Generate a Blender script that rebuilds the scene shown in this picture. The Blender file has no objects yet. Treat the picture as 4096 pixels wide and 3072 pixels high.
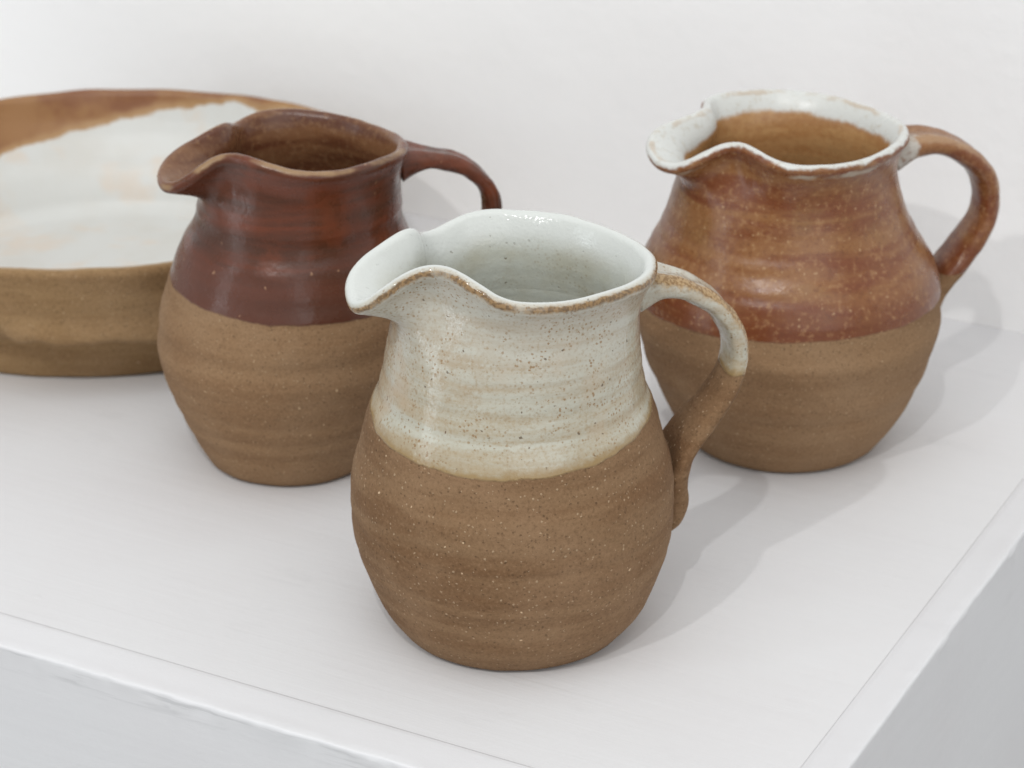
import bpy, math
import numpy as np
from mathutils import Vector, noise as mnoise

# ------------------------------------------------------------------ camera, world, lights, exposure
scn = bpy.context.scene
col = scn.collection
R = math.radians
scn.render.engine = 'CYCLES'
scn.view_settings.view_transform = 'Standard'
scn.view_settings.look = 'None'
scn.view_settings.exposure = 0.12
scn.view_settings.gamma = 1.0

cam_d = bpy.data.cameras.new('camera'); cam = bpy.data.objects.new('camera', cam_d); col.objects.link(cam)
cam.location = (0, 0, 0.42); cam.rotation_euler = (R(65), 0, 0)
cam_d.sensor_width = 36; cam_d.lens = 92.49
cam_d.clip_start = 0.01; cam_d.clip_end = 100
cam_d.dof.use_dof = True; cam_d.dof.focus_distance = 0.765; cam_d.dof.aperture_fstop = 19
scn.camera = cam

w = bpy.data.worlds.new('World'); scn.world = w; w.use_nodes = True
w.node_tree.nodes['Background'].inputs[0].default_value = (0.98, 0.99, 1.0, 1)
w.node_tree.nodes['Background'].inputs[1].default_value = 0.47

def lamp(name, kind, loc, target, energy, color, size=None, size_y=None, radius=None):
    d = bpy.data.lights.new(name, kind); d.energy = energy; d.color = color
    if kind == 'AREA':
        d.shape = 'RECTANGLE'; d.size = size; d.size_y = size_y
    else:
        d.shadow_soft_size = radius
    if kind == 'SPOT':
        d.spot_size = R(60); d.spot_blend = 0.6
    o = bpy.data.objects.new(name, d); col.objects.link(o)
    o.location = loc
    o.rotation_euler = (Vector(target) - Vector(loc)).to_track_quat('-Z', 'Y').to_euler()
    return o

TGT = Vector((0.02, 0.78, 0.05))
def dirv(az, el):      # unit vector towards a lamp that throws shadows to azimuth az
    return Vector((-math.cos(R(az)) * math.cos(R(el)), -math.sin(R(az)) * math.cos(R(el)), math.sin(R(el))))
lamp('gallery_spot', 'SPOT', TGT + dirv(57, 42.6) * 2.3, TGT, 30, (1, 0.993, 0.98), radius=0.022)
lamp('gallery_spot', 'SPOT', TGT + dirv(80, 48.6) * 2.3, TGT, 28, (1, 0.993, 0.98), radius=0.022)
lamp('side_window_light', 'AREA', (-1.9, 0.05, 0.25), (0, 0.2, 0.05), 5.6, (0.86, 0.94, 1.0), size=0.14, size_y=2.2)
lamp('front_fill_light', 'AREA', (0.9, -1.5, 1.0), (0, 0.8, 0.0), 10, (0.98, 0.99, 1.0), size=1.8, size_y=1.8)  # added soft fill, no window here; brightens the wall towards the right
lamp('ceiling_light', 'AREA', (-0.3, -0.1, 2.3), (0, 0.8, 0.0), 16, (0.975, 0.99, 1.0), size=2.2, size_y=2.0)

# ------------------------------------------------------------------ helpers
def tag(o, label=None, cat=None, group=None, kind=None):
    if label: o['label'] = label
    if cat: o['category'] = cat
    if group: o['group'] = group
    if kind: o['kind'] = kind
    return o

def empty(name, loc):
    o = bpy.data.objects.new(name, None); o.location = loc; o.empty_display_size = 0.02
    col.objects.link(o); return o

def mesh_obj(name, verts, faces, mat, parent=None, smooth=True, normals=None, attrs=None):
    me = bpy.data.meshes.new(name)
    me.from_pydata([tuple(map(float, v)) for v in verts], [], [tuple(int(i) for i in f) for f in faces])
    me.update()
    if smooth:
        me.polygons.foreach_set('use_smooth', [True] * len(me.polygons))
    if attrs:
        for k, a in attrs.items():
            at = me.attributes.new(k, 'FLOAT', 'POINT'); at.data.foreach_set('value', np.asarray(a, dtype=np.float32))
    if normals is not None:
        me.normals_split_custom_set_from_vertices([tuple(map(float, n)) for n in normals])
    me.materials.append(mat)
    o = bpy.data.objects.new(name, me); col.objects.link(o)
    if parent: o.parent = parent
    return o

def catmull(xk, yk, x):
    xk = np.asarray(xk, float); yk = np.asarray(yk, float); x = np.asarray(x, float)
    m = np.gradient(yk, xk); i = np.clip(np.searchsorted(xk, x) - 1, 0, len(xk) - 2)
    h = xk[i + 1] - xk[i]; t = (x - xk[i]) / h
    return ((2*t**3 - 3*t**2 + 1) * yk[i] + (t**3 - 2*t**2 + t) * h * m[i]
            + (-2*t**3 + 3*t**2) * yk[i+1] + (t**3 - t**2) * h * m[i+1])

class NT:                       # small node-tree writer
    def __init__(s, name):
        s.m = bpy.data.materials.new(name); s.m.use_nodes = True; s.t = s.m.node_tree
        s.b = s.t.nodes['Principled BSDF']
    def put(s, sock, v):
        if isinstance(v, bpy.types.NodeSocket): s.t.links.new(v, sock)
        elif v is not None:
            if sock.type == 'RGBA' and len(v) == 3: v = (*v, 1)
            sock.default_value = v
    def n(s, typ, ins=None, **props):
        nd = s.t.nodes.new(typ)
        for k, v in props.items(): setattr(nd, k, v)
        for k, v in (ins or {}).items(): s.put(nd.inputs[k], v)
        return nd
    def math(s, op, a, b=None, c=None, clamp=False):
        nd = s.n('ShaderNodeMath', operation=op); nd.use_clamp = clamp
        s.put(nd.inputs[0], a)
        if b is not None: s.put(nd.inputs[1], b)
        if c is not None: s.put(nd.inputs[2], c)
        return nd.outputs[0]
    def step(s, x, a, b):       # smooth ramp 0..1 from a to b
        nd = s.n('ShaderNodeMapRange', {0: x, 1: a, 2: b, 3: 0.0, 4: 1.0}); nd.interpolation_type = 'SMOOTHSTEP'
        return nd.outputs[0]
    def ramp(s, x, a, b, lo=0.0, hi=1.0):
        return s.n('ShaderNodeMapRange', {0: x, 1: a, 2: b, 3: lo, 4: hi}).outputs[0]
    def mix(s, f, a, b, blend='MIX'):
        nd = s.n('ShaderNodeMix', data_type='RGBA', blend_type=blend)
        s.put(nd.inputs[0], f); s.put(nd.inputs[6], a); s.put(nd.inputs[7], b)
        return nd.outputs[2]
    def noise(s, vec, scale, detail=3.0, rough=0.5, dist=0.0):
        return s.n('ShaderNodeTexNoise', {'Vector': vec, 'Scale': scale, 'Detail': detail, 'Roughness': rough, 'Distortion': dist}).outputs[0]
    def scaled(s, vec, sc, loc=(0, 0, 0)):
        return s.n('ShaderNodeMapping', {0: vec, 1: loc, 3: sc}).outputs[0]
    def specks(s, vec, scale, radius, density, soft=0.5):   # scattered grains: 1 inside a grain
        wob = s.n('ShaderNodeTexNoise', {'Vector': vec, 'Scale': scale * 2.2, 'Detail': 1.0}).outputs['Color']
        off = s.n('ShaderNodeVectorMath', {0: wob, 1: (0.5, 0.5, 0.5)}, operation='SUBTRACT').outputs[0]
        off = s.n('ShaderNodeVectorMath', {0: off, 'Scale': 0.55 / scale}, operation='SCALE').outputs[0]
        vec = s.n('ShaderNodeVectorMath', {0: vec, 1: off}, operation='ADD').outputs[0]
        v = s.n('ShaderNodeTexVoronoi', {'Vector': vec, 'Scale': scale})
        r = s.n('ShaderNodeSeparateColor', {0: v.outputs['Color']})
        pick = s.math('LESS_THAN', r.outputs[0], density)
        rad = s.math('MULTIPLY', s.math('MULTIPLY_ADD', r.outputs[1], 0.7, 0.5), radius)
        d = s.math('SUBTRACT', 1.0, s.math('DIVIDE', v.outputs['Distance'], rad))
        return s.math('MULTIPLY', s.step(d, 0.0, soft), pick)
    def bump(s, h, dist, strength=1.0, normal=None):
        nd = s.n('ShaderNodeBump', {'Height': h, 'Distance': dist, 'Strength': strength})
        if normal is not None: s.put(nd.inputs['Normal'], normal)
        return nd.outputs[0]

# ------------------------------------------------------------------ clay and glaze materials
def clay_color(t, P, base, dark, light, grog):
    """Unglazed stoneware: bands left by the wheel, fine grain, pale and dark grog."""
    ring = t.noise(t.scaled(P, (14, 14, 150)), 1.0, 4, 0.55, 0.3)
    blot = t.noise(P, 26, 4, 0.6)
    fine = t.noise(P, 1000, 3, 0.75)
    c = t.mix(t.step(ring, 0.38, 0.62), base, dark)
    c = t.mix(t.math('MULTIPLY', t.step(blot, 0.42, 0.72), 0.6), c, light)
    c = t.mix(t.math('MULTIPLY', t.step(fine, 0.50, 0.72), 0.42), c, tuple(min(1, x * 1.12) for x in light))
    c = t.mix(t.math('MULTIPLY', t.step(fine, 0.50, 0.28), 0.42), c, tuple(x * 0.5 for x in dark))
    s1 = t.specks(P, 850, 0.36, 0.22); s2 = t.specks(P, 400, 0.19, 0.04); s3 = t.specks(P, 900, 0.36, 0.30)
    c = t.mix(t.math('MULTIPLY', s3, 0.5), c, tuple(x * 0.45 for x in dark))
    c = t.mix(t.math('MULTIPLY', s1, 0.45), c, grog)
    c = t.mix(t.math('MULTIPLY', s2, 0.7), c, tuple(min(1, x * 1.3) for x in grog))
    h = t.math('ADD', fine, t.math('MULTIPLY', t.noise(P, 420, 3, 0.6), 1.2))
    h = t.math('ADD', h, t.math('MULTIPLY', t.math('SUBTRACT', s1, s3), 0.6))
    return c, h

CLAY = dict(base=(0.238, 0.143, 0.075), dark=(0.180, 0.098, 0.047), light=(0.295, 0.185, 0.105), grog=(0.62, 0.46, 0.30))
CLAY_B = dict(base=(0.27, 0.163, 0.086), dark=(0.23, 0.132, 0.067), light=(0.31, 0.20, 0.115), grog=(0.50, 0.36, 0.22))
CLAY_C = dict(base=(0.30, 0.188, 0.090), dark=(0.25, 0.150, 0.070), light=(0.35, 0.23, 0.125), grog=(0.5, 0.36, 0.22))

def common(t):
    P = t.n('ShaderNodeTexCoord').outputs['Object']
    sep = t.n('ShaderNodeSeparateXYZ', {0: P})
    rim = t.n('ShaderNodeAttribute', attribute_name='rim').outputs['Fac']      # mm from the lip crest, + outside, - inside
    return P, sep, rim

def finish(t, P, clay, clayh, glaze, gloss_rough, mask, glaze_h, coat=0.0):
    c = t.mix(mask, clay, glaze)
    t.put(t.b.inputs['Base Color'], c)
    t.put(t.b.inputs['Roughness'], t.n('ShaderNodeMix', {0: mask, 2: 0.92, 3: gloss_rough}).outputs[0])
    t.put(t.b.inputs['Specular IOR Level'], t.n('ShaderNodeMix', {0: mask, 2: 0.25, 3: 0.46}).outputs[0])
    hh = t.n('ShaderNodeMix', {0: mask, 2: clayh, 3: glaze_h}).outputs[0]
    n1 = t.bump(t.math('MULTIPLY', hh, t.n('ShaderNodeMix', {0: mask, 2: 1.0, 3: 0.50}).outputs[0]), 0.00024, 0.8)
    n2 = t.bump(mask, 0.0005, 0.6, n1)          # the glaze stands a little proud of the clay
    t.put(t.b.inputs['Normal'], n2)
    return t.m

def dip_mask(t, P, sep, rim, z0, kx, ky, amp, soft=0.0004, inner=True):
    """1 above the (tilted, slightly ragged) line where the pot was dipped in glaze."""
    lvl = t.math('ADD', z0, t.math('ADD', t.math('MULTIPLY', sep.outputs[0], kx), t.math('MULTIPLY', sep.outputs[1], ky)))
    nz = t.math('MULTIPLY', t.math('SUBTRACT', t.noise(P, 70, 5, 0.6), 0.5), amp * 2)
    d = t.math('SUBTRACT', t.math('ADD', sep.outputs[2], nz), lvl)
    m = t.step(d, -soft, soft)
    if inner: m = t.math('MAXIMUM', m, t.math('LESS_THAN', rim, 0.0))
    return m, d

def mat_white_jug():
    t = NT('oatmeal_white_glaze_over_stoneware'); P, sep, rim = common(t)
    clay, ch = clay_color(t, P, **CLAY)
    m, d = dip_mask(t, P, sep, rim, 0.0760, 0.02, 0.11, 0.0016)
    inside = t.math('LESS_THAN', rim, -1.0)
    ring = t.noise(t.scaled(P, (16, 16, 210)), 1.0, 4, 0.6, 0.4)
    blob = t.noise(P, 42, 4, 0.6)
    fine = t.noise(P, 900, 2, 0.6)
    g = t.mix(t.step(t.math('ADD', ring, t.math('MULTIPLY', t.math('SUBTRACT', fine, 0.5), 0.25)), 0.38, 0.68), (0.505, 0.492, 0.408), (0.42, 0.35, 0.242))
    g = t.mix(t.math('MULTIPLY', t.step(blob, 0.52, 0.72), 0.75), g, (0.47, 0.36, 0.24))
    high = t.step(sep.outputs[2], 0.085, 0.118)
    g = t.mix(t.math('MULTIPLY', high, 0.35), g, (0.56, 0.535, 0.49))
    g = t.mix(t.math('MULTIPLY', t.step(fine, 0.54, 0.70), 0.28), g, (0.34, 0.24, 0.13))
    # brown freckles, denser in clouds
    cloud = t.step(t.noise(t.scaled(P, (1, 1, 1.3)), 55, 3, 0.6), 0.45, 0.62)
    fr = t.math('MULTIPLY', t.specks(P, 900, 0.44, 0.75), t.math('MULTIPLY_ADD', cloud, 0.8, 0.25))
    g = t.mix(t.math('MULTIPLY', fr, 0.75), g, (0.27, 0.155, 0.06))
    near = t.n('ShaderNodeVectorMath', {0: P, 1: (-0.018, -0.034, 0.103)}, operation='DISTANCE').outputs['Value']
    near = t.math('MULTIPLY', t.step(near, 0.020, 0.004), t.step(t.noise(P, 190, 4, 0.7), 0.44, 0.60))
    g = t.mix(t.math('MULTIPLY', near, 0.3), g, (0.36, 0.235, 0.115))
    dk = t.specks(P, 420, 0.20, 0.22)
    g = t.mix(t.math('MULTIPLY', dk, 0.8), g, (0.11, 0.07, 0.035))
    big = t.specks(P, 150, 0.085, 0.05)
    g = t.mix(t.math('MULTIPLY', big, 0.85), g, (0.13, 0.065, 0.03))
    # inside and on the lip the glaze is thick and white
    gi = t.mix(t.step(t.noise(P, 60, 4, 0.6), 0.40, 0.66), (0.54, 0.555, 0.495), (0.485, 0.475, 0.39))
    gi = t.mix(t.math('MULTIPLY', fr, 0.35), gi, (0.30, 0.22, 0.12))
    gi = t.mix(t.math('MULTIPLY', dk, 0.75), gi, (0.16, 0.13, 0.08))
    lip = t.mix(t.math('MULTIPLY', t.specks(P, 420, 0.2, 0.06), 0.7), (0.64, 0.66, 0.63), (0.16, 0.13, 0.08))
    gi = t.mix(t.step(t.math('ADD', rim, t.math('MULTIPLY', t.noise(P, 90, 3), 6)), -14.0, -3.0), gi, lip)
    g = t.mix(t.step(rim, 0.9, -0.9), g, gi)
    # burnt brown line round the outer edge of the lip and fading edge of the glaze
    rn = t.math('ADD', rim, t.math('MULTIPLY', t.math('SUBTRACT', t.noise(P, 160, 4, 0.7), 0.5), 3.2))
    line = t.math('MULTIPLY', t.step(rn, 0.5, 1.3), t.step(rn, 3.6, 2.2))
    brk = t.step(t.noise(P, 45, 3, 0.6), 0.34, 0.50)
    g = t.mix(t.math('MULTIPLY', t.math('MULTIPLY', line, brk), 0.92), g, t.mix(t.step(fine, .4, .6), (0.15, 0.082, 0.030), (0.30, 0.18, 0.075)))
    g = t.mix(t.math('MULTIPLY', t.math('MULTIPLY', t.step(d, 0.008, 0.001), t.step(blob, 0.42, 0.62)), t.math('MULTIPLY', t.step(rim, -1.0, 1.0), 0.45)), g, (0.43, 0.335, 0.20))
    edge = t.math('MULTIPLY', t.step(t.math('ADD', d, t.math('MULTIPLY', t.math('SUBTRACT', t.noise(P, 200, 4, 0.7), 0.5), 0.004)), 0.0030, 0.0004), t.step(rim, -1.0, 1.0))
    g = t.mix(t.math('MULTIPLY', edge, 0.9), g, (0.31, 0.205, 0.085))
    # handle ridges where the glaze runs thin
    hb = t.n('ShaderNodeAttribute', attribute_name='ridge').outputs['Fac']
    hb = t.math('ADD', hb, t.math('MULTIPLY', t.math('SUBTRACT', t.noise(P, 130, 4, 0.65), 0.5), 1.3))
    g = t.mix(t.step(hb, 0.45, 0.85), g, t.mix(t.step(fine, .4, .6), (0.24, 0.14, 0.055), (0.42, 0.28, 0.14)))
    gh = t.math('ADD', t.math('MULTIPLY', t.noise(P, 620, 3, 0.6), 1.3), t.math('MULTIPLY', t.noise(P, 230, 3, 0.6), 1.6))
    gh = t.math('ADD', gh, t.math('MULTIPLY', t.noise(P, 1300, 2, 0.6), 0.5))
    gh = t.math('SUBTRACT', gh, t.math('MULTIPLY', t.math('ADD', dk, big), 0.8))
    rg = t.ramp(t.noise(P, 300, 2), 0.3, 0.7, 0.05, 0.13)
    return finish(t, P, clay, ch, g, rg, m, gh)

def mat_brown_jug():
    t = NT('dark_iron_red_glaze_over_stoneware'); P, sep, rim = common(t)
    clay, ch = clay_color(t, P, **CLAY_B)
    m, d = dip_mask(t, P, sep, rim, 0.0692, -0.04, 0.02, 0.0014)
    ring = t.noise(t.scaled(P, (18, 18, 170)), 1.0, 4, 0.6, 0.4)
    blob = t.noise(P, 50, 4, 0.6)
    g = t.mix(t.step(ring, 0.36, 0.66), (0.138, 0.036, 0.015), (0.074, 0.027, 0.014))
    g = t.mix(t.math('MULTIPLY', t.step(blob, 0.52, 0.70), 0.6), g, (0.175, 0.042, 0.014))
    low = t.step(sep.outputs[2], 0.092, 0.076)
    g = t.mix(t.math('MULTIPLY', low, 0.75), g, (0.100, 0.039, 0.025))
    g = t.mix(t.math('MULTIPLY', t.specks(P, 330, 0.22, 0.10), 0.6), g, (0.45, 0.26, 0.15))
    ins = t.mix(t.step(t.noise(t.scaled(P, (20, 20, 120)), 1.0, 3, 0.6), 0.4, 0.62), (0.19, 0.088, 0.040), (0.105, 0.036, 0.017))
    ins = t.mix(t.math('MULTIPLY', t.step(t.noise(P, 500, 2, .6), 0.5, 0.7), .5), ins, (0.26, 0.14, 0.07))
    g = t.mix(t.step(rim, 0.5, -2.0), g, ins)
    rn = t.math('ADD', rim, t.math('MULTIPLY', t.math('SUBTRACT', t.noise(P, 120, 4, 0.7), 0.5), 2.4))
    line = t.math('MULTIPLY', t.step(rn, -1.2, 0.1), t.step(rn, 2.2, 1.0))
    brk = t.step(t.noise(P, 40, 3, 0.6), 0.38, 0.52)
    g = t.mix(t.math('MULTIPLY', t.math('MULTIPLY', line, brk), 0.8), g, (0.36, 0.23, 0.12))
    gh = t.math('ADD', t.noise(P, 480, 3, 0.6), t.math('MULTIPLY', t.noise(P, 160, 3, 0.6), 1.6))
    rg = t.ramp(t.noise(P, 200, 2), 0.3, 0.7, 0.22, 0.35)
    return finish(t, P, clay, ch, g, rg, m, gh)

def mat_rust_jug():
    t = NT('rust_orange_glaze_over_stoneware'); P, sep, rim = common(t)
    clay, ch = clay_color(t, P, **CLAY_B)
    m, d = dip_mask(t, P, sep, rim, 0.0566, 0.035, -0.05, 0.0012)
    ring = t.noise(t.scaled(P, (20, 20, 150)), 1.0, 4, 0.6, 0.5)
    blob = t.noise(P, 44, 4, 0.6)
    mott = t.noise(P, 480, 3, 0.6)
    g = t.mix(t.step(ring, 0.38, 0.64), (0.262, 0.118, 0.045), (0.180, 0.057, 0.022))
    g = t.mix(t.math('MULTIPLY', t.step(blob, 0.50, 0.70), 0.7), g, (0.25, 0.130, 0.050))
    low = t.step(t.math('ADD', sep.outputs[2], t.math('MULTIPLY', blob, 0.012)), 0.083, 0.068)
    g = t.mix(t.math('MULTIPLY', low, 0.8), g, (0.150, 0.040, 0.014))
    g = t.mix(t.math('MULTIPLY', t.step(mott, 0.52, 0.72), 0.45), g, (0.42, 0.24, 0.11))
    g = t.mix(t.math('MULTIPLY', t.step(mott, 0.46, 0.30), 0.45), g, (0.13, 0.042, 0.018))
    g = t.mix(t.math('MULTIPLY', t.specks(P, 520, 0.30, 0.26), 0.4), g, (0.56, 0.37, 0.20))
    ins = t.mix(t.step(t.math('ADD', t.math('MULTIPLY', mott, 0.35), t.math('MULTIPLY', ring, 0.65)), 0.38, 0.6), (0.37, 0.185, 0.072), (0.47, 0.27, 0.115))
    white = t.mix(t.math('MULTIPLY', t.step(t.noise(P, 300, 4, 0.7), 0.52, 0.7), 0.6), (0.64, 0.65, 0.62), (0.50, 0.46, 0.38))
    rn = t.math('ADD', rim, t.math('MULTIPLY', t.math('SUBTRACT', t.noise(P, 110, 5, 0.7), 0.5), 5.0))
    lobe = t.n('ShaderNodeAttribute', attribute_name='lobe').outputs['Fac']
    lim = t.math('SUBTRACT', -9.5, t.math('MULTIPLY', lobe, 7.0))
    wi = t.step(t.math('SUBTRACT', rn, lim), -0.9, 1.4)
    ins = t.mix(wi, ins, white)
    g = t.mix(t.step(rim, 1.0, -0.5), g, ins)
    # white band on the crest that breaks to rust below it
    wo = t.math('MULTIPLY', t.step(rn, 1.6, 0.2), t.step(rim, -1.0, 0.5))
    g = t.mix(wo, g, white)
    ln = t.math('MULTIPLY', t.math('MULTIPLY', t.step(rn, -3.6, -2.6), t.step(rn, -0.6, -1.6)), t.step(t.noise(P, 60, 4, 0.7), 0.46, 0.62))
    g = t.mix(t.math('MULTIPLY', ln, 0.5), g, (0.42, 0.28, 0.15))
    w2 = t.math('MULTIPLY', t.math('MULTIPLY', t.step(rn, 2.9, 3.7), t.step(rn, 6.2, 4.6)), t.step(t.noise(P, 38, 3, 0.6), 0.48, 0.60))
    g = t.mix(t.math('MULTIPLY', w2, 0.7), g, (0.56, 0.52, 0.43))
    hb = t.n('ShaderNodeAttribute', attribute_name='ridge').outputs['Fac']
    hb = t.math('ADD', hb, t.math('MULTIPLY', t.math('SUBTRACT', t.noise(P, 130, 4, 0.65), 0.5), 1.2))
    g = t.mix(t.math('MULTIPLY', t.step(hb, 0.5, 0.95), 0.55), g, (0.44, 0.29, 0.17))
    al = t.n('ShaderNodeAttribute', attribute_name='along').outputs['Fac']
    al = t.math('ADD', al, t.math('MULTIPLY', t.math('SUBTRACT', t.noise(P, 150, 5, 0.7), 0.5), 0.30))
    root_w = t.math('MULTIPLY', t.math('MULTIPLY', t.step(al, 0.09, 0.03), t.math('GREATER_THAN', rim, 50.0)), 0.8)
    g = t.mix(root_w, g, (0.56, 0.55, 0.50))
    gh = t.math('ADD', t.noise(P, 420, 3, 0.6), t.math('MULTIPLY', t.noise(P, 150, 3, 0.6), 1.4))
    rg = t.ramp(t.noise(P, 200, 2), 0.3, 0.7, 0.24, 0.36)
    return finish(t, P, clay, ch, g, rg, m, gh)

def mat_bowl():
    t = NT('white_glaze_breaking_to_rust_bowl'); P, sep, rim = common(t)
    clay, ch = clay_color(t, P, **CLAY_C)
    inside = t.step(rim, 1.2, 0.6)
    g = t.mix(t.step(t.noise(P, 22, 3, 0.6), 0.45, 0.7), (0.63, 0.635, 0.61), (0.60, 0.59, 0.55))
    # rust pour along the back of the inner wall, deepest at the left
    back = t.math('ADD', t.math('MULTIPLY', sep.outputs[0], -230.0), 13.0)
    band = t.math('MAXIMUM', back, 5.0)
    band = t.math('MULTIPLY', band, t.step(sep.outputs[1], -0.03, 0.03))
    st = t.math('SUBTRACT', t.math('ADD', band, t.math('MULTIPLY', t.math('SUBTRACT', t.noise(P, 60, 4, 0.6), 0.5), 9.0)),
                t.math('MULTIPLY', rim, -1.0))
    rust = t.mix(t.step(t.noise(P, 34, 4, 0.6), 0.42, 0.62), (0.31, 0.155, 0.060), (0.22, 0.088, 0.036))
    rust = t.mix(t.step(st, 5.0, 0.5), rust, (0.40, 0.24, 0.11))
    # pinkish blush on the floor of the bowl
    q = t.n('ShaderNodeVectorMath', {0: t.scaled(P, (22, 30, 0), (0.05, 2.15, 0))}, operation='LENGTH').outputs['Value']
    q = t.math('ADD', q, t.math('MULTIPLY', t.math('SUBTRACT', t.noise(P, 50, 3), 0.5), 0.8))
    g = t.mix(t.math('MULTIPLY', t.step(q, 1.1, 0.5), 0.8), g, (0.62, 0.50, 0.40))
    g = t.mix(t.math('MULTIPLY', t.step(t.noise(t.scaled(P, (1, 2, 1)), 30, 3, 0.6), 0.50, 0.66), 0.6), g, (0.66, 0.56, 0.46))
    g = t.mix(t.step(st, -0.8, 0.8), g, rust)
    line = t.math('MULTIPLY', t.step(rim, 1.5, 0.7), t.step(rim, -0.8, 0.2))
    g = t.mix(t.math('MULTIPLY', line, 0.85), g, (0.32, 0.22, 0.12))
    gh = t.math('ADD', t.noise(P, 300, 3, 0.6), t.math('MULTIPLY', t.noise(P, 90, 3, 0.6), 1.2))
    return finish(t, P, clay, ch, g, 0.42, inside, gh)

def mat_paint(name, base, along, scuff=None):
    """White emulsion brushed on board: faint brush lines along one direction, dirt and tiny pimples."""
    t = NT(name)
    P = t.n('ShaderNodeTexCoord').outputs['Object']
    br = t.noise(t.scaled(P, along), 1.0, 4, 0.6, 0.2)
    sm = t.noise(P, 9, 4, 0.55)
    c = t.mix(t.step(sm, 0.35, 0.7), base, tuple(b * k for b, k in zip(base, (0.975, 0.965, 0.965))))
    c = t.mix(t.math('MULTIPLY', t.step(br, 0.5, 0.8), 0.12), c, tuple(b * 0.95 for b in base))
    sc = t.math('MULTIPLY', t.step(t.noise(t.scaled(P, (6, 9, 9)), 4.0, 5, 0.65), 0.58, 0.74), t.step(t.noise(t.scaled(P, along), 0.5, 3), 0.42, 0.6))
    c = t.mix(t.math('MULTIPLY', sc, 0.5), c, tuple(b * 0.88 for b in base))
    if scuff is not None:      # grey scuffs just under the arris
        sz = t.n('ShaderNodeSeparateXYZ', {0: P}).outputs[2]
        nearz = t.math('MULTIPLY', t.step(sz, scuff - 0.011, scuff - 0.003), t.step(sz, scuff - 0.0005, scuff - 0.0015))
        sn = t.step(t.noise(t.scaled(P, (22, 22, 260)), 1.0, 4, 0.65, 0.3), 0.50, 0.66)
        c = t.mix(t.math('MULTIPLY', t.math('MULTIPLY', nearz, sn), 0.55), c, tuple(b * 0.66 for b in base))
    dot = t.specks(P, 34, 0.035, 0.05)
    c = t.mix(t.math('MULTIPLY', dot, 0.45), c, (0.35, 0.32, 0.29))
    t.put(t.b.inputs['Base Color'], c)
    t.put(t.b.inputs['Roughness'], t.ramp(br, 0.3, 0.7, 0.5, 0.68))
    t.put(t.b.inputs['Specular IOR Level'], 0.35)
    pim = t.specks(P, 60, 0.10, 0.08, 0.9)
    h = t.math('ADD', t.math('MULTIPLY', br, 0.55), t.math('MULTIPLY', t.noise(P, 260, 3, 0.6), 0.6))
    h = t.math('ADD', h, t.math('MULTIPLY', t.noise(t.scaled(P, tuple(a * 0.22 for a in along)), 1.0, 3, 0.6), 1.6))
    h = t.math('ADD', h, t.math('MULTIPLY', pim, 0.6))
    t.put(t.b.inputs['Normal'], t.bump(h, 0.00025, 0.55))
    return t.m

# ------------------------------------------------------------------ thrown pots
NA = 288
def grid_normals(G):
    du = np.roll(G, -1, 1) - np.roll(G, 1, 1)
    dv = np.gradient(G, axis=0)
    n = np.cross(du, dv); l = np.linalg.norm(n, axis=2, keepdims=True)
    n = n / np.maximum(l, 1e-12)
    return n

def pot_surface(outer, thick, crest_pts=9, inner_grid=None):
    """outer: grid rows x NA x 3 from the centre of the base up to the lip. Returns closed grid (outside,
    rounded lip, inside) and the signed distance from the crest of the lip in mm."""
    n = grid_normals(outer)
    n[0] = (0, 0, -1); n[1] = (0, 0, -1)
    th = np.asarray(thick)[:, None, None]
    inner = outer - n * th
    if inner_grid is not None:
        k = len(outer) - 12
        w_ = np.clip((np.arange(len(outer)) - k) / 10.0, 0, 1)[:, None, None]
        inner = inner_grid * (1 - w_) + inner * w_
    top = outer[-1]; nt = n[-1]
    tv = outer[-1] - outer[-3]; tv = tv / np.linalg.norm(tv, axis=1, keepdims=True)
    tv = tv - nt * (tv * nt).sum(1, keepdims=True); tv /= np.linalg.norm(tv, axis=1, keepdims=True)
    r = thick[-1] / 2; c = top - nt * r
    arc = []
    for k in range(1, crest_pts):
        a = math.pi * k / crest_pts
        arc.append(c + nt * r * math.cos(a) + tv * r * 1.05 * math.sin(a))
    G = np.concatenate([outer, np.array(arc), inner[::-1]], 0)
    seg = np.linalg.norm(np.diff(G, axis=0), axis=2)
    L = np.concatenate([np.zeros((1, NA)), np.cumsum(seg, 0)], 0)
    ic = len(outer) + crest_pts // 2
    rim = (L[ic][None] - L) * 1000
    return G, rim

def split_faces(nr, mask=None):
    a = np.arange(NA); b = (a + 1) % NA
    F, K = [], []
    for i in range(nr - 1):
        r0 = i * NA; r1 = r0 + NA
        F.append(np.stack([r0 + a, r0 + b, r1 + b, r1 + a], 1)); K.append(mask[i] if mask is not None else np.zeros(NA, bool))
    return np.concatenate(F), np.concatenate(K)

def sub_mesh(name, V, N, F, mat, parent, attrs):
    used = np.unique(F); mp = -np.ones(len(V), int); mp[used] = np.arange(len(used))
    return mesh_obj(name, V[used], mp[F], mat, parent, normals=N[used], attrs={k: a[used] for k, a in attrs.items()})

def fbm(z, seed, freq):
    return np.array([mnoise.fractal(Vector((v * freq, seed, seed * 1.7)), 1.0, 2.0, 3) for v in z])

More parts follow.
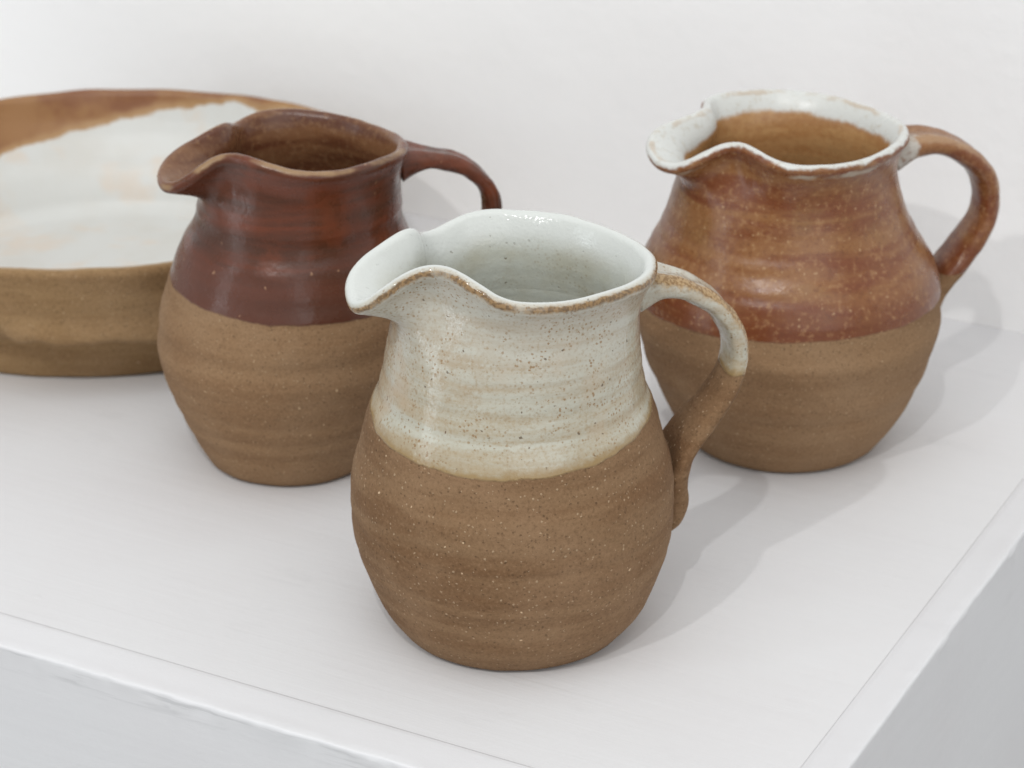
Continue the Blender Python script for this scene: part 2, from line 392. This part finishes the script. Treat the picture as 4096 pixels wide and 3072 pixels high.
def jug(name, label, loc, H, rk, cxk, rimp, spout, zn, mat, handle, seed, lipk=3.2, fineness=0.00022, neck_k=0.35, lip_t=0.0043, trough=0.0):
    root = empty(name, (loc[0], loc[1], 0)); tag(root, label, 'jug', 'stoneware jugs on the plinth')
    zk = np.linspace(0, H, len(rk))
    ang = np.linspace(0, 2 * np.pi, NA + 1)[:-1]
    rows = []
    r0 = float(rk[0])
    for q in (0.0, 0.3, 0.6, 0.85):
        rows.append((r0 * q * 0.96 + 1e-5, 0.0006, 0.0))
    zs = np.concatenate([[0.0, 0.0006, 0.0016], np.linspace(0.003, zn, 120)])
    ringn = fbm(zs, seed, 75.0) * 0.00075 + fbm(zs, seed + 5, 240.0) * 0.00016
    rr = catmull(zk, rk, zs) + ringn * np.clip(zs / 0.01, 0, 1)
    cc = catmull(zk, cxk, zs)
    rr[0] -= 0.0016; rr[1] -= 0.0006
    for z, r_, c_ in zip(zs, rr, cc): rows.append((r_, z, c_))
    G = np.zeros((len(rows), NA, 3))
    for i, (r_, z, c_) in enumerate(rows):
        wob = np.array([mnoise.noise(Vector((math.cos(a) * 1.2 + seed, math.sin(a) * 1.2, z * 22))) for a in ang]) * 0.0005
        wob += np.array([mnoise.noise(Vector((math.cos(a) * 4 + seed, math.sin(a) * 4, z * 110))) for a in ang]) * fineness
        k = min(1, r_ / 0.02)
        G[i, :, 0] = c_ + (r_ + wob * k) * np.cos(ang); G[i, :, 1] = (r_ + wob * k) * np.sin(ang); G[i, :, 2] = z
    # lip curve
    phi, zw = spout
    Lp = np.array(rimp) / 1000.0; n_ = len(Lp)
    # control point k belongs to azimuth spout - 180 + 360 k / n
    d = (ang - phi + np.pi) % (2 * np.pi) - np.pi
    f = (d + np.pi) / (2 * np.pi) * n_; i1 = np.floor(f).astype(int); t_ = (f - i1)[:, None]
    p0, p1, p2, p3 = (Lp[(i1 + k) % n_] for k in (-1, 0, 1, 2))
    P = 0.5 * (2*p1 + (p2 - p0)*t_ + (2*p0 - 5*p1 + 4*p2 - p3)*t_**2 + (3*p1 - p0 - 3*p2 + p3)*t_**3)
    jit = np.array([mnoise.noise(Vector((math.cos(a) * 6, math.sin(a) * 6, seed * 3.1))) for a in ang])
    P[:, 2] += jit * 0.00020 - 0.0017 - 0.0024 * np.exp(-((d - 0.62) / 0.36)**2) - 0.0013 * np.exp(-((d + 0.45) / 0.25)**2) - 0.0011 * np.clip(P[:, 1] / 0.02, 0, 1) + trough * np.clip(-P[:, 1] / 0.02, 0, 1) * np.clip((d - 1.0) / 0.5, 0, 1); P[:, 0] += jit * 0.0002
    wd, s, ws = 0.45, 0.75, 0.3
    Q = G[-1]; up = G[-1] - G[-3]; up /= np.linalg.norm(up, axis=1, keepdims=True)
    rad = np.stack([np.cos(ang), np.sin(ang), 0 * ang], 1)
    lob2 = np.exp(-np.abs(d / 0.58)**3)
    pin = 0.14 * np.exp(-((d + 0.90) / 0.30)**2) + 0.20 * np.exp(-((d - 0.76) / 0.30)**2)
    kk = neck_k + (np.where(d < 0, 1.2 + (lipk - 1.2) * np.exp(-(d / 0.3)**2), lipk) - neck_k) * lob2 - 1.0 * pin
    out = rad * kk[:, None] + np.array([0, 0, 1.0]); out /= np.linalg.norm(out, axis=1, keepdims=True)
    D = np.linalg.norm(P - Q, axis=1)[:, None]
    C1 = Q + up * D * (0.38 + 0.20 * lob2 + 0.14 * pin)[:, None]; C2 = P - out * D * (0.40 + 0.12 * lob2)[:, None]
    nn = 44; up_rows = []
    tt = np.linspace(0, 1, nn + 1)[1:]
    rz = fbm(zn + tt * 0.02, seed + 2, 180.0) * 0.00022
    for j, u in enumerate(tt):
        X = (1-u)**3 * Q + 3*(1-u)**2*u * C1 + 3*(1-u)*u*u * C2 + u**3 * P
        X = X + rad * (rz[j] * (1 - u))
        up_rows.append(X)
    G = np.concatenate([G, np.array(up_rows)], 0)
    nb = len(rows)
    thick = np.concatenate([np.full(nb, 0.0040), 0.0040 + (lip_t - 0.0040) * np.clip((np.arange(nn) / nn - 0.55) / 0.45, 0, 1)**1.5])
    S, rim = pot_surface(G, thick)
    nr = len(S); N = grid_normals(S); N[0] = (0, 0, -1); N[-1] = (0, 0, 1)
    # spout faces: pulled lobe of the lip above the neck, outside and inside
    start = nb + 14
    lim = s + ws * 0.35
    colm = np.abs((ang + np.pi / NA - phi + np.pi) % (2*np.pi) - np.pi) < lim
    mask = np.zeros((nr - 1, NA), bool); mask[start:nr - 1 - start] = colm
    F, K = split_faces(nr, mask)
    V = S.reshape(-1, 3); Nf = N.reshape(-1, 3)
    lobe_a = np.broadcast_to(lob2, (nr, NA)).reshape(-1)
    at = {'rim': rim.reshape(-1), 'lobe': lobe_a, 'ridge': np.zeros(len(V)), 'along': np.ones(len(V))}
    sub_mesh('body', V, Nf, F[~K], mat, root, at)
    sub_mesh('spout', V, Nf, F[K], mat, root, at)
    strap(root, mat, seed=seed, **handle)
    return root

def strap(root, mat, az, path, width, thick, seed, cx=0.0, az_low=None):
    """A pulled strap handle: oval section with a shallow thumb groove, swept along its curve."""
    path = np.array(path, float) / 1000; n = len(path)
    L = np.r_[0, np.cumsum(np.linalg.norm(np.diff(path, axis=0), axis=1))]; L /= L[-1]
    M = 120; u = np.linspace(0, 1, M)
    s_ = catmull(L, path[:, 0], u); z_ = catmull(L, path[:, 1], u)
    wk = catmull(np.linspace(0, 1, len(width)), np.array(width) / 1000, u); tk = catmull(np.linspace(0, 1, len(thick)), np.array(thick) / 1000, u)
    ts = np.gradient(s_); tz = np.gradient(z_); l = np.hypot(ts, tz); ts /= l; tz /= l
    ns, nz = -tz, ts                       # outward (upper) side of the strap
    K = 40; a = np.linspace(0, 2*np.pi, K + 1)[:-1]
    ca, sa = np.cos(a), np.sin(a)
    ex = 2 / 2.5
    px = np.sign(ca) * np.abs(ca)**ex; py = np.sign(sa) * np.abs(sa)**ex
    V = []; U = []; RG = []
    for i in range(M):
        aa = az + ((az if az_low is None else az_low) - az) * min(1, max(0, (u[i] - 0.45) / 0.35))
        c, s = math.cos(aa), math.sin(aa)
        grv = np.where(py > 0, 0.22 * np.exp(-(px / 0.30)**2) - 0.10 * np.exp(-((np.abs(px) - 0.62) / 0.2)**2), 0.12 * np.exp(-(px / 0.4)**2) * -1 * 0)
        for j in range(K):
            nzv = mnoise.noise(Vector((u[i] * 7 + seed, a[j] * 0.7, seed))) * 0.0006 + mnoise.noise(Vector((u[i] * 22 + seed, math.cos(a[j]) * 2, math.sin(a[j]) * 2))) * 0.0003
            bx = px[j] * wk[i] / 2; by = (py[j] - grv[j]) * tk[i] / 2
            bx += nzv * px[j]; by += nzv * py[j]
            hug = max(0.0, 1 - u[i] / 0.12) + min(1.0, max(0.0, (u[i] - 0.68) / 0.12))
            S = s_[i] + ns[i] * by - hug * bx * bx / (2 * (path[0, 0] if u[i] < 0.5 else 0.047)); Z = z_[i] + nz[i] * by
            V.append((cx + S * c - bx * s * 1.0, S * s + bx * c, Z)); U.append(u[i])
            # ridge: 1 on the near upper edge of the strap, where glaze runs off
            RG.append(math.exp(-((px[j] + 0.72) / 0.30)**2) * (1.0 if py[j] > -0.2 else 0.0) + 0.6 * math.exp(-((px[j] - 0.80) / 0.2)**2) * (1.0 if py[j] > 0 else 0))
    F = []
    for i in range(M - 1):
        for j in range(K):
            j2 = (j + 1) % K
            F.append((i*K + j, (i+1)*K + j, (i+1)*K + j2, i*K + j2))
    F.append(tuple(range(K))); F.append(tuple((M-1)*K + j for j in range(K-1, -1, -1)))
    o = mesh_obj('handle', V, F, mat, root, attrs={'rim': np.full(len(V), 60.0), 'ridge': RG, 'lobe': np.zeros(len(V)), 'along': U})
    return o

# outer edge of each lip, mm from the pot's axis (x, y, z), anticlockwise from the handle side
RIM_F = [[40.05, 12.68, 120.99], [37.56, 17.55, 121.1], [34.36, 22.12, 121.21], [30.59, 26.33, 121.41], [26.32, 30.12, 121.69], [21.63, 33.41, 122.01], [16.61, 36.1, 122.3], [11.31, 38.1, 122.39], [5.86, 39.39, 122.36], [0.37, 40.04, 122.4], [-5.04, 40.05, 122.58], [-10.23, 39.29, 122.53], [-15.09, 37.66, 121.94], [-19.53, 35.17, 120.82], [-23.63, 32.04, 119.88], [-27.26, 28.4, 119.82], [-30.02, 24.24, 121.04], [-31.67, 19.85, 123.31], [-32.9, 15.82, 125.45], [-34.98, 12.29, 126.16], [-38.6, 8.62, 125.25], [-43.14, 3.72, 123.17], [-46.85, -2.98, 120.33], [-48.22, -10.75, 117.69], [-47.22, -18.23, 116.3], [-44.93, -24.48, 116.93], [-40.85, -27.96, 119.94], [-35.69, -28.36, 124.6], [-30.24, -27.61, 128.75], [-25.14, -27.62, 131.18], [-20.65, -29.14, 131.62], [-16.19, -31.98, 130.16], [-11.51, -35.19, 127.44], [-6.42, -37.54, 124.8], [-0.92, -38.54, 123.05], [4.77, -38.36, 122.11], [10.49, -37.24, 121.68], [16.09, -35.38, 121.48], [21.46, -32.84, 121.43], [26.43, -29.71, 121.45], [30.94, -26.08, 121.43], [34.91, -22.07, 121.26], [38.18, -17.69, 121.03], [40.65, -12.99, 120.83], [42.2, -8.01, 120.74], [42.88, -2.85, 120.72], [42.72, 2.38, 120.77], [41.77, 7.59, 120.87]]
RIM_L = [[41.29, 9.57, 115.39], [39.19, 13.84, 115.33], [36.45, 17.86, 115.31], [33.16, 21.57, 115.37], [29.38, 24.91, 115.53], [25.21, 27.84, 115.8], [20.75, 30.29, 116.16], [16.06, 32.21, 116.55], [11.22, 33.53, 116.88], [6.33, 34.24, 117.16], [1.49, 34.33, 117.4], [-3.2, 33.78, 117.54], [-7.61, 32.56, 117.46], [-11.63, 30.65, 117.08], [-15.08, 28.02, 116.44], [-17.82, 24.66, 115.99], [-19.59, 20.65, 116.38], [-20.46, 16.41, 117.9], [-21.19, 12.56, 119.38], [-23.1, 9.32, 119.61], [-26.92, 6.1, 118.53], [-32.0, 1.81, 116.44], [-36.54, -4.21, 113.67], [-38.68, -11.35, 111.13], [-38.05, -18.36, 109.72], [-35.87, -24.44, 109.94], [-31.7, -28.19, 111.9], [-26.74, -28.97, 115.7], [-22.0, -28.29, 119.8], [-17.66, -28.07, 122.52], [-13.82, -29.13, 123.57], [-9.8, -31.34, 123.04], [-5.15, -33.73, 121.69], [-0.07, -35.49, 120.0], [5.22, -36.23, 118.54], [10.51, -36.05, 117.44], [15.65, -35.1, 116.69], [20.53, -33.43, 116.32], [25.09, -31.12, 116.24], [29.27, -28.24, 116.34], [33.04, -24.9, 116.45], [36.36, -21.23, 116.4], [39.15, -17.27, 116.19], [41.31, -13.07, 115.92], [42.74, -8.66, 115.7], [43.41, -4.1, 115.58], [43.38, 0.52, 115.5], [42.68, 5.1, 115.44]]
RIM_R = [[36.62, 12.98, 115.32], [34.48, 18.25, 115.27], [31.65, 23.23, 115.25], [28.21, 27.84, 115.29], [24.26, 32.01, 115.47], [19.84, 35.64, 115.66], [15.02, 38.63, 115.76], [9.91, 40.95, 115.82], [4.61, 42.57, 115.9], [-0.75, 43.47, 116.0], [-6.1, 43.61, 116.08], [-11.31, 42.99, 116.13], [-16.31, 41.63, 116.19], [-20.99, 39.57, 116.33], [-25.21, 36.75, 116.5], [-28.63, 32.91, 116.65], [-30.62, 27.81, 117.02], [-31.03, 21.97, 117.82], [-31.46, 16.75, 118.53], [-34.3, 12.86, 118.51], [-39.74, 9.3, 118.0], [-45.53, 4.56, 116.92], [-49.51, -1.79, 115.06], [-50.83, -9.03, 112.95], [-49.77, -16.19, 111.49], [-47.23, -22.62, 111.29], [-43.11, -27.28, 112.43], [-37.84, -29.22, 115.46], [-32.14, -29.17, 119.04], [-26.73, -28.87, 121.55], [-22.46, -30.33, 122.23], [-18.88, -34.09, 121.25], [-14.84, -38.38, 119.3], [-9.92, -41.2, 117.47], [-4.51, -42.28, 116.17], [1.06, -42.08, 115.38], [6.59, -40.95, 114.95], [11.97, -39.02, 114.76], [17.09, -36.38, 114.7], [21.84, -33.07, 114.76], [26.12, -29.15, 114.93], [29.89, -24.73, 115.11], [33.08, -19.9, 115.25], [35.61, -14.74, 115.33], [37.41, -9.33, 115.39], [38.42, -3.76, 115.41], [38.63, 1.88, 115.4], [38.02, 7.49, 115.37]]

M_WHITE = mat_white_jug(); M_BROWN = mat_brown_jug(); M_RUST = mat_rust_jug(); M_BOWL = mat_bowl()

jug('white_glazed_jug', 'off-white glazed jug with bare brown lower half, nearest jug on the plinth',
    (0.0002, 0.7268), 0.119,
    [0.03512, 0.0417, 0.04591, 0.04823, 0.04943, 0.04984, 0.04904, 0.0468, 0.04376, 0.04094, 0.03864, 0.03725, 0.03648, 0.03563],
    [0, .00027, .0003, .00018, -.00003, -.00015, -.00019, -.00031, -.00036, -.0002, .0002, .00075, .00128, .00175],
    RIM_F, (R(200), 1), 0.098, M_WHITE,
    dict(az=R(15), az_low=R(11), path=[(38.0, 109.4), (43.5, 110.3), (50, 109.5), (56, 106.5), (62.5, 102), (67.7, 96), (70.8, 89.5), (71.3, 83.5), (69.5, 77), (66, 71), (61, 65), (56.5, 60), (53.4, 55), (51.6, 49), (51.2, 43), (51.7, 38), (51.7, 34.5), (51.0, 30.5), (48.6, 27)],
         width=[21, 18, 16, 15.5, 15.5, 16, 18.5, 22, 22, 17, 8], thick=[14, 7.8, 6.8, 6.4, 6.4, 6.6, 6.8, 7.2, 7.6, 7.5, 3]), seed=3.1, neck_k=0.65)

jug('brown_glazed_jug', 'dark red-brown glazed jug with bare clay lower half, standing in front of the wide bowl',
    (-0.0789, 0.8441), 0.116,
    [0.02912, 0.03413, 0.03834, 0.04196, 0.04499, 0.04642, 0.0463, 0.04495, 0.043, 0.0401, 0.03669, 0.03448, 0.03529, 0.03638],
    [0, .00012, .00032, .00055, .00082, .00124, .00181, .0025, .00326, .00416, .00518, .00635, .00767, .00891],
    RIM_L, (R(199), 1), 0.094, M_BROWN,
    dict(az=R(18), cx=0.0084, path=[(33.0, 106.6), (37.5, 107), (42, 106.8), (48, 105.6), (54, 103.3), (60, 99), (64.3, 94), (66.2, 88), (66.3, 82), (64, 75), (60, 68.5), (55, 62), (49.5, 55), (45, 48)],
         width=[20, 14, 12, 12, 12, 12, 13, 15, 14, 9], thick=[13, 6.5, 6, 5.8, 5.8, 5.8, 6, 6.5, 6, 3]), seed=7.7, neck_k=0.5, lip_t=0.0042, trough=0.0006)

jug('rust_glazed_jug', 'squat rust-orange glazed jug with a white lip, behind the off-white jug by the right-hand edge',
    (0.0979, 0.8596), 0.115,
    [0.03429, 0.03999, 0.04473, 0.04877, 0.05168, 0.05359, 0.05394, 0.05306, 0.04986, 0.04551, 0.04162, 0.03882, 0.03705, 0.03522],
    [0, .00052, .0007, .00052, .00028, .00021, .00012, -.00002, -.00046, -.00113, -.00169, -.00214, -.00239, -.00263],
    RIM_R, (R(198), 1), 0.092, M_RUST,
    dict(az=R(15), cx=-0.0024, path=[(37.4, 104.6), (43, 106.8), (50, 107.5), (57, 106), (64, 102.5), (70.5, 97.5), (74.7, 91), (76, 84), (74.8, 76), (71.5, 69.5), (67, 63), (62, 57), (58, 51), (56.5, 45), (56, 39), (55.2, 34), (52, 29)],
         width=[24, 19, 17, 16, 16, 16, 17, 18, 17, 14, 8], thick=[12, 8, 7.5, 7.5, 7.5, 7.5, 7.5, 8, 8, 6, 2.5]), seed=12.3, neck_k=0.75, lip_t=0.0038, trough=0.0012)

# ------------------------------------------------------------------ wide bowl
def bowl():
    cx, cy, a_, b_, rot = -0.1640, 0.9828, 0.1205, 0.1048, 0.08
    root = empty('wide_bowl', (cx, cy, 0))
    tag(root, 'wide shallow clay bowl, white inside with rust back rim, behind the dark red-brown jug', 'bowl')
    ang = np.linspace(0, 2*np.pi, NA + 1)[:-1]
    # profile: fraction of the rim radius against height (mm); foot, groove, bulging wall
    prof = [(0.0, 0.4), (0.4, 0.4), (0.68, 0.4), (0.722, 0.0), (0.740, 0.6), (0.752, 3), (0.772, 8), (0.790, 13), (0.804, 17), (0.815, 19.5),
            (0.842, 21), (0.882, 23.4), (0.908, 27.5), (0.930, 33), (0.952, 39), (0.970, 45), (0.984, 49.4), (0.990, 51.6)]
    pf = np.array(prof); L = np.r_[0, np.cumsum(np.hypot(np.diff(pf[:, 0] * 110), np.diff(pf[:, 1])))]
    u = np.linspace(0, L[-1], 150)
    f = np.interp(u, L, pf[:, 0]); z = np.interp(u, L, pf[:, 1])
    k = np.array([.25, .5, .25])
    for _ in range(2):
        f[1:-1] = np.convolve(f, k, 'valid'); z[1:-1] = np.convolve(z, k, 'valid')
    G = np.zeros((len(u), NA, 3)); c, s = math.cos(rot), math.sin(rot)
    for i in range(len(u)):
        for j, a in enumerate(ang):
            wv = mnoise.noise(Vector((math.cos(a) * 2.2, math.sin(a) * 2.2, 4.0)))
            w3 = mnoise.noise(Vector((math.cos(a) * 9, math.sin(a) * 9, z[i] * 0.05)))
            zz = z[i] + (wv * 5.0 + w3 * 3.0) * math.exp(-((z[i] - 22.5) / 5)**2)     # uneven groove
            w2 = mnoise.noise(Vector((math.cos(a) * 5, math.sin(a) * 5, z[i] * 0.09))) * 0.0012 * min(1, f[i])
            ad = math.degrees((a + math.pi) % (2 * math.pi) - math.pi)      # a lug pressed out of the wall on the near side
            e0 = min(1, max(0, (ad + 110) / 9)); e1 = min(1, max(0, (-46 - ad) / 12)); e0 = e0 * e0 * (3 - 2 * e0); e1 = e1 * e1 * (3 - 2 * e1)
            zl = z[i] - 23.5 - (1 - e0) * 6
            w2 += 0.0062 * e0 * e1 * math.exp(-(zl / (8.0 if zl > 0 else 2.6))**2)
            x = a_ * f[i] * math.cos(a); y = b_ * f[i] * math.sin(a)
            x += w2 * math.cos(a); y += w2 * math.sin(a)
            G[i, j] = (x * c - y * s, x * s + y * c, zz / 1000)
    th = np.full(len(u), 0.0052)
    pin_ = np.array([(0.0, 6.2), (0.5, 6.4), (0.64, 7.0), (0.70, 8.2), (0.732, 11), (0.756, 16), (0.790, 23), (0.845, 30), (0.888, 37), (0.918, 43.5), (0.937, 48.8), (0.944, 51.2)])
    Li = np.r_[0, np.cumsum(np.hypot(np.diff(pin_[:, 0] * 110), np.diff(pin_[:, 1])))]; Li /= Li[-1]
    uu = np.linspace(0, 1, len(u)); fi = catmull(Li, pin_[:, 0], uu); zi = catmull(Li, pin_[:, 1], uu)
    GI = np.zeros_like(G)
    for i in range(len(u)):
        x = a_ * fi[i] * np.cos(ang); y = b_ * fi[i] * np.sin(ang)
        GI[i, :, 0] = x * c - y * s; GI[i, :, 1] = x * s + y * c
        GI[i, :, 2] = (zi[i] + 0.10 * math.sin(zi[i] * 0.8)) / 1000
    S, rim = pot_surface(G, th, inner_grid=GI)
    nr = len(S); N = grid_normals(S); N[0] = (0, 0, -1); N[-1] = (0, 0, 1)
    mask = np.zeros((nr - 1, NA), bool); foot = np.searchsorted(u, L[9]); mask[:foot] = True
    F, K = split_faces(nr, mask); V = S.reshape(-1, 3); Nf = N.reshape(-1, 3); at = {'rim': rim.reshape(-1)}
    sub_mesh('body', V, Nf, F[~K], M_BOWL, root, at)
    sub_mesh('foot', V, Nf, F[K], M_BOWL, root, at)
bowl()

# ------------------------------------------------------------------ plinth of painted boards
EA = R(-27.8)                                  # direction of the plinth's front edge in plan
ex = np.array([math.cos(EA), math.sin(EA)]); ey = np.array([-math.sin(EA), math.cos(EA)])   # along front edge, towards the wall
L0 = np.array([-0.1049, 0.6795])
R0 = np.array([0.1633, 0.7649])
corner = L0 + ex * ((R0 - L0) @ ex)            # front right corner
root = empty('display_plinth', (float(corner[0]), float(corner[1]), -0.9)); root.rotation_euler = (0, 0, EA)
tag(root, 'white painted board plinth carrying the three jugs and the wide bowl', 'plinth')
LEN, DEP, HT = 1.10, 0.3805, 0.9
FS, RS = 0.0166, 0.0127                        # thickness of the front and right-hand boards
m_top = mat_paint('white_paint_on_top_board', (0.72, 0.72, 0.725), (16, 420, 30))
m_front = mat_paint('white_paint_on_front_board', (0.735, 0.735, 0.745), (14, 60, 300), scuff=0.9)
m_side = mat_paint('white_paint_on_side_board', (0.70, 0.70, 0.71), (60, 30, 260))

def edge_board(name, mat, length, strip, seed, flip):
    """Board seen edge-on at the top: outer face, rounded and lumpy painted arris, top strip, fine joint."""
    prof = [(0.0, -HT + 0.001), (0.0, -0.3), (0.0, -0.05), (0, -0.02), (0, -0.010), (0, -0.006), (0, -0.004), (0, -0.0022), (0.0, -0.0012), (0.00012, -0.0005), (0.00035, -0.00018), (0.0008, 0.0), (0.0016, 0.0),
            (0.0026, 0.0001), (0.004, 0.0), (0.007, 0.0), (0.010, 0.0), (strip - 0.0022, 0.0), (strip - 0.0014, -0.00006), (strip - 0.0006, -0.00024), (strip, -0.00013), (strip, -0.004), (strip, -HT + 0.001)]
    n = int(length / 0.0012); V = []; F = []; rag = 0.45 if flip else 1.0
    for i in range(n + 1):
        x = length * i / n
        for k, (d, z) in enumerate(prof):
            near = math.exp(-((d / 0.004)**2)) * math.exp(-((z / 0.005)**2)) if z > -0.05 else 0
            n1 = mnoise.fractal(Vector((x * 28, seed, 0)), 1.0, 2.0, 4)
            n2 = mnoise.noise(Vector((x * 260, seed, k * 0.3)))
            n3 = max(0.0, mnoise.noise(Vector((x * 34, seed + 3, z * 130))) - 0.15)
            bead = max(0.0, mnoise.noise(Vector((x * 60, seed + 9, 0.0))) - 0.12) * 0.0016
            dd = d - near * rag * (n1 * 0.0011 + n2 * 0.00025 + n3 * 0.0007) - near * bead * (1 if z < -0.0005 else 0)
            zz = z + near * (n1 * 0.0004 + n2 * 0.00014 + bead * 0.45 * (1 if d > 0.0003 else 0))
            if strip - 0.0016 < d < strip - 0.0001 and z > -0.001: zz += max(0.0, mnoise.noise(Vector((x * 18, seed + 20, 0))) + 0.15) * 0.00022
            if 0.002 < d < strip - 0.001: zz += mnoise.noise(Vector((x * 70, d * 90, seed))) * 0.00012
            V.append((-x, dd, zz + HT) if not flip else (-dd, x, zz + HT))
    K = len(prof)
    for i in range(n):
        for k in range(K - 1):
            f = (i*K + k, i*K + k + 1, (i+1)*K + k + 1, (i+1)*K + k)
            F.append(f if flip else f[::-1])
    F.append(tuple(range(K)) if not flip else tuple(range(K))[::-1]); F.append(tuple(n*K + k for k in range(K))[::-1] if not flip else tuple(n*K + k for k in range(K)))
    return mesh_obj(name, V, F, mat, root)
edge_board('front_board', m_front, LEN, FS, 2.0, False)
def box(name, x0, x1, y0, y1, z0, z1, mat, parent, nx=1, ny=1, relief=0.0):
    V = []; F = []
    for j in range(ny + 1):
        for i in range(nx + 1):
            x = x0 + (x1 - x0) * i / nx; y = y0 + (y1 - y0) * j / ny
            zz = z1 + (mnoise.noise(Vector((x * 12, y * 12, 1.5))) * relief if relief else 0)
            V.append((x, y, zz))
    for j in range(ny):
        for i in range(nx):
            a = j*(nx+1) + i; F.append((a, a+1, a+nx+2, a+nx+1))
    top = len(V); q = [(x0, y0, z0), (x1, y0, z0), (x1, y1, z0), (x0, y1, z0), (x0, y0, z1), (x1, y0, z1), (x1, y1, z1), (x0, y1, z1)]
    V += q
    F += [(top+3, top+2, top+1, top), (top, top+1, top+5, top+4), (top+1, top+2, top+6, top+5), (top+2, top+3, top+7, top+6), (top+3, top, top+4, top+7)]
    return mesh_obj(name, V, F, mat, parent, smooth=False)
box('top_board', -LEN, -RS, FS, DEP, HT - 0.018, HT - 0.00012, m_top, root, 60, 30, 0.00008)
# right-hand board butts against the back of the front board
sb = edge_board('side_board', m_side, DEP, RS, 6.0, True)
box('back_board', -LEN, -RS - 0.0006, DEP - 0.014, DEP - 0.0004, 0.001, HT - 0.0186, m_side, root)
box('end_board', -LEN + 0.0006, -LEN + 0.016, FS + 0.0004, DEP - 0.0146, 0.001, HT - 0.0186, m_side, root)

# ------------------------------------------------------------------ wall and floor
wl = empty('wall', (float((L0 + ey * 0.3806)[0]), float((L0 + ey * 0.3806)[1]), -0.9)); wl.rotation_euler = (0, 0, EA)
t = NT('matt_white_wall_paint'); P = t.n('ShaderNodeTexCoord').outputs['Object']
t.put(t.b.inputs['Base Color'], t.mix(t.step(t.noise(P, 3.0, 4, 0.55), 0.35, 0.7), (0.93, 0.93, 0.925), (0.915, 0.915, 0.915)))
t.put(t.b.inputs['Roughness'], 0.8); t.put(t.b.inputs['Normal'], t.bump(t.math('ADD', t.noise(P, 180, 4, 0.6), t.math('MULTIPLY', t.noise(P, 25, 3, 0.6), 3.0)), 0.0006, 0.5))
o = box('wall', -3.5, 2.5, 0.0, 0.1, 0.0, 3.2, t.m, None); o.location = wl.location; o.rotation_euler = wl.rotation_euler
bpy.data.objects.remove(wl); o['kind'] = 'structure'; o.name = 'wall'
t = NT('pale_grey_floor_paint'); P = t.n('ShaderNodeTexCoord').outputs['Object']
t.put(t.b.inputs['Base Color'], t.mix(t.noise(P, 4, 4), (0.36, 0.36, 0.35), (0.42, 0.42, 0.41))); t.put(t.b.inputs['Roughness'], 0.6)
fl = box('floor', -3.5, 2.5, -3.5, 0.0, -0.05, 0.0, t.m, None); fl.location = o.location; fl.rotation_euler = o.rotation_euler; fl['kind'] = 'structure'; fl.name = 'floor'
